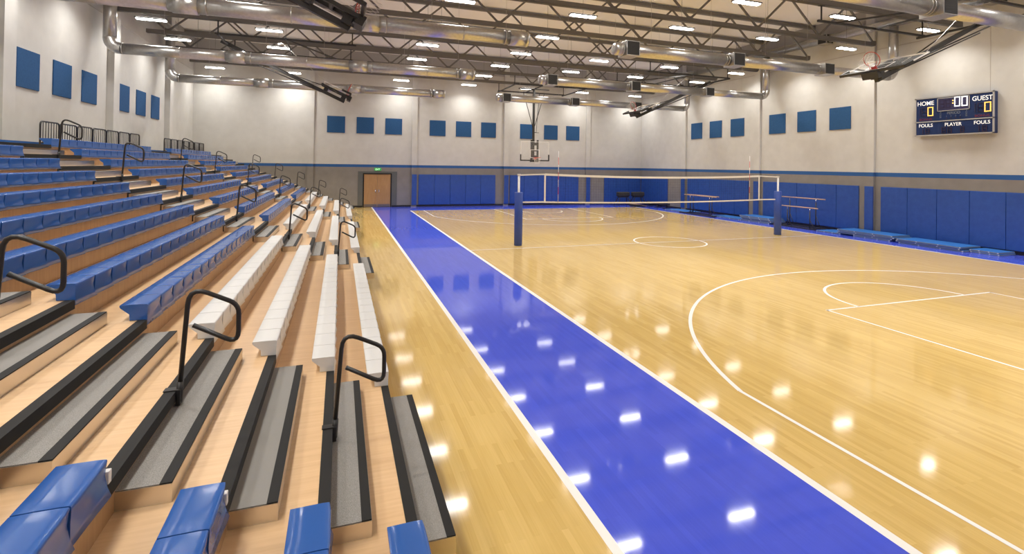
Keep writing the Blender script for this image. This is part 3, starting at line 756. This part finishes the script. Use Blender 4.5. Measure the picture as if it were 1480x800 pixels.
# seats: one moulded module, pitch .3695
def seat_module(m, wy):
    prof = [(-.197, .1400), (-.12, .1418), (-.03, .1415), (-.004, .1400), (.006, .1365), (.0105, .130), (.012, .115), (.0115, .06), (.011, .0), (.010, -.045), (-.01, -.05), (-.02, -.045), (-.02, .002), (-.125, .002), (-.127, .055), (-.193, .112), (-.1995, .125), (-.199, .137)]
    n = len(prof); S = 9; b = MB(); g = .0042
    for s in range(S):
        u = s/(S-1); e = abs(2*u-1)
        y = g+(wy-2*g)*u
        for k, (x, z) in enumerate(prof):
            ed = .007 if s in (0, S-1) else 0
            if 3 <= k <= 9:
                h = (.14-z)/.19
                x += .004*(1-e**4)*(1-h) - .016*math.sin(PI*min(1, h*1.02))*(.25+.75*u) + .020*h*h*u**1.5
                x -= ed*.3
            if k <= 3: z -= ed*.3+.0012*(1-e*e)*(1 if 0 < k < 3 else .3)
            b.v.append((x, y, z))
    for s in range(S-1):
        for k in range(n):
            k2 = (k+1) % n
            b.f.append([s*n+k, s*n+k2, (s+1)*n+k2, (s+1)*n+k]); b.sm.append(0 <= k <= 8)
    o = len(b.v); b.v += b.v[:n]+b.v[(S-1)*n:S*n]
    b.f.append([o+k for k in range(n)][::-1]); b.sm.append(False); b.f.append([o+n+k for k in range(n)]); b.sm.append(False)
    me = b.mesh('seat', m); return me
SEC = [('foreground section', -12.834, -1, 10), ('second section', -10.588, 1, 16), ('third section', -2.593, 1, 16), ('farthest section', 5.43, 1, 16)]
wy = .3686
mb_, mw_ = seat_module(M['seat_blue'], wy), seat_module(M['seat_white'], wy)
end_blk = MB().box((-.035, .002, -.17), (.0, .045, -.004)).mesh('dark_end_block', M['black_matt'])  # small dark block below the far end of a bench row
cap = MB().box((-.035, -.0, -.035), (.012, .035, .03), .004).mesh('end_clip', M['white_paint'])
for (nm, ys, dr, n) in SEC:
    for i in range(1, NT_+1):
        if dr < 0 and i > 6: continue
        white = (dr > 0 and i <= 4)
        lab = '%s plastic bench row on the %s bleacher tier, %s' % ('white' if white else 'blue', ORD[i], nm)
        t = thing('bench_row', lab, 'bench row', (NX(i), ys, NZ(i)), '%s bench rows' % ('white' if white else 'blue'))
        span = {-2.593: 5.963, 5.43: 5.95}.get(ys, n*wy); st = span/n
        for k in range(n):
            inst('seat', mw_ if white else mb_, t, (0, (k*st if dr > 0 else -(k+1)*st), 0.002))
        yend = span if dr > 0 else 0
        if dr > 0: inst('dark_end_block', end_blk, t, (0, yend-.06, 0))
        else: inst('end_clip', cap, t, (0.0, 0.0, .045))

# aisle steps
def step_meshes(i, w):
    h = .105 if i > 1 else .13
    top = 0; x0, x1 = -.012, .245
    body = MB().box((x0, 0, -h), (x1, w, -.006)).mesh('step_body', M['alu'])
    tr = MB().box((x0, .004, -.008), (x1-.06, w-.004, 0)).mesh('tread', M['tread'])
    ns = MB().box((x1-.06, .004, -.008), (x1-.002, w-.004, .0015)).mesh('nosing', M['black_matt'])
    return body, tr, ns
for a, (nm, a0, a1) in enumerate(AISLE):
    w = a1-a0-.17
    meshes = {1: step_meshes(1, w), 2: step_meshes(2, w)}
    for i in range(1, NT_+1):
        bd, tr, ns = meshes[1 if i == 1 else 2]
        t = thing('aisle_step', 'grey-topped half step below the %s bleacher tier in the %s' % (ORD[i], nm), 'aisle step', (NX(i), a0+.14, NZ(i)-.105), 'grey aisle half steps')
        inst('step_body', bd, t); inst('tread', tr, t); inst('nosing', ns, t)

# hand rails
def arc_pts(pts, rad, n=5):
    out = [Vector(pts[0])]
    for k in range(1, len(pts)-1):
        p = Vector(pts[k]); a = (Vector(pts[k-1])-p).normalized(); b = (Vector(pts[k+1])-p).normalized()
        r = rad[k-1]
        s, e = p+a*r, p+b*r
        for q in range(n+1):
            u = q/n; out.append(s*(1-u)**2+p*2*u*(1-u)+e*u*u)
    out.append(Vector(pts[-1])); return out
rail_pts = arc_pts([(.018, 0, -.06), (.070, 0, .725), (.385, 0, .575), (.385, 0, .29), (.097, 0, .448)], [.13, .07, .09])
rail_me = MB().tube(rail_pts, .0165, 12).mesh('tube', M['black'])
brk_me = MB().box((-.07, -.03, .004), (.012, .03, .012)).box((.006, -.03, -.10), (.035, .03, .012), .004).tube([(.020, 0, -.08), (.027, 0, .06)], .022, 10).mesh('clamp', M['black'])
for a, (nm, a0, a1) in enumerate(AISLE):
    for i in range(2, NT_, 2):
        if a == 3 and i == 12: continue
        t = thing('handrail', 'black looped handrail at the %s bleacher tier in the %s' % (ORD[i], nm), 'handrail', (NX(i), a0+1.13, NZ(i)), 'black looped aisle handrails')
        inst('tube', rail_me, t); inst('clamp', brk_me, t)

# guard panels at the back
pw = .80
fr_pts = arc_pts([(0, .02, 0), (0, .02, .505), (0, pw-.02, .505), (0, pw-.02, 0)], [.09, .09])
gf = MB().tube(fr_pts, .017, 10).tube([(0, .02, .05), (0, pw-.02, .05)], .012, 8).mesh('frame', M['black'])
pk = MB().tube([(0, 0, .05), (0, 0, .50)], .008, 8).mesh('picket', M['black'])
for y0, nm in ((-2.45, 'third section'), (5.55, 'farthest section')):
    for k in range(7):
        t = thing('guard_panel', 'black barred guard panel behind the top row of the %s, %s from the camera' % (nm, ORD[k+1]), 'guard rail', (-9.95, y0+k*.808, NZ(13)), 'black guard panels')
        inst('frame', gf, t)
        for q in range(1, 7): inst('picket', pk, t, (0, .02+(pw-.04)*q/7, 0))

# ------------------------------------------------------------------ world, camera
w = bpy.data.worlds.new('World'); scene.world = w; w.use_nodes = True
w.node_tree.nodes['Background'].inputs[0].default_value = (.05, .05, .05, 1); w.node_tree.nodes['Background'].inputs[1].default_value = .2
f_, px, py, yaw, pit, roll = 732.1115, 748.784, 231.93, .338037, -.009147, .0144895
fwd = Vector((math.sin(yaw)*math.cos(pit), math.cos(yaw)*math.cos(pit), -math.sin(pit)))
right = Vector((math.cos(yaw), -math.sin(yaw), 0)); up = right.cross(fwd)
R_ = right*math.cos(roll)+up*math.sin(roll); U_ = -right*math.sin(roll)+up*math.cos(roll)
cd = bpy.data.cameras.new('Camera'); cam = bpy.data.objects.new('Camera', cd); COL.objects.link(cam)
mw = Matrix(((R_.x, U_.x, -fwd.x, -3.96492), (R_.y, U_.y, -fwd.y, -15.8711), (R_.z, U_.z, -fwd.z, 2.75609), (0, 0, 0, 1)))
cam.matrix_world = mw
cd.sensor_fit = 'HORIZONTAL'; cd.sensor_width = 36; cd.lens = 36*f_/1480
cd.shift_x = (740-px)/1480; cd.shift_y = (py-400)/1480
cd.clip_start = .05; cd.clip_end = 200
scene.camera = cam
vs = scene.view_settings; vs.view_transform = 'Standard'; vs.look = 'None'; vs.gamma = 1; vs.exposure = 0.0; vs.use_curve_mapping = False
cy = scene.cycles
cy.max_bounces = 8; cy.diffuse_bounces = 4; cy.glossy_bounces = 4; cy.transparent_max_bounces = 12; cy.sample_clamp_indirect = 6; cy.use_denoising = True; cy.caustics_reflective = False
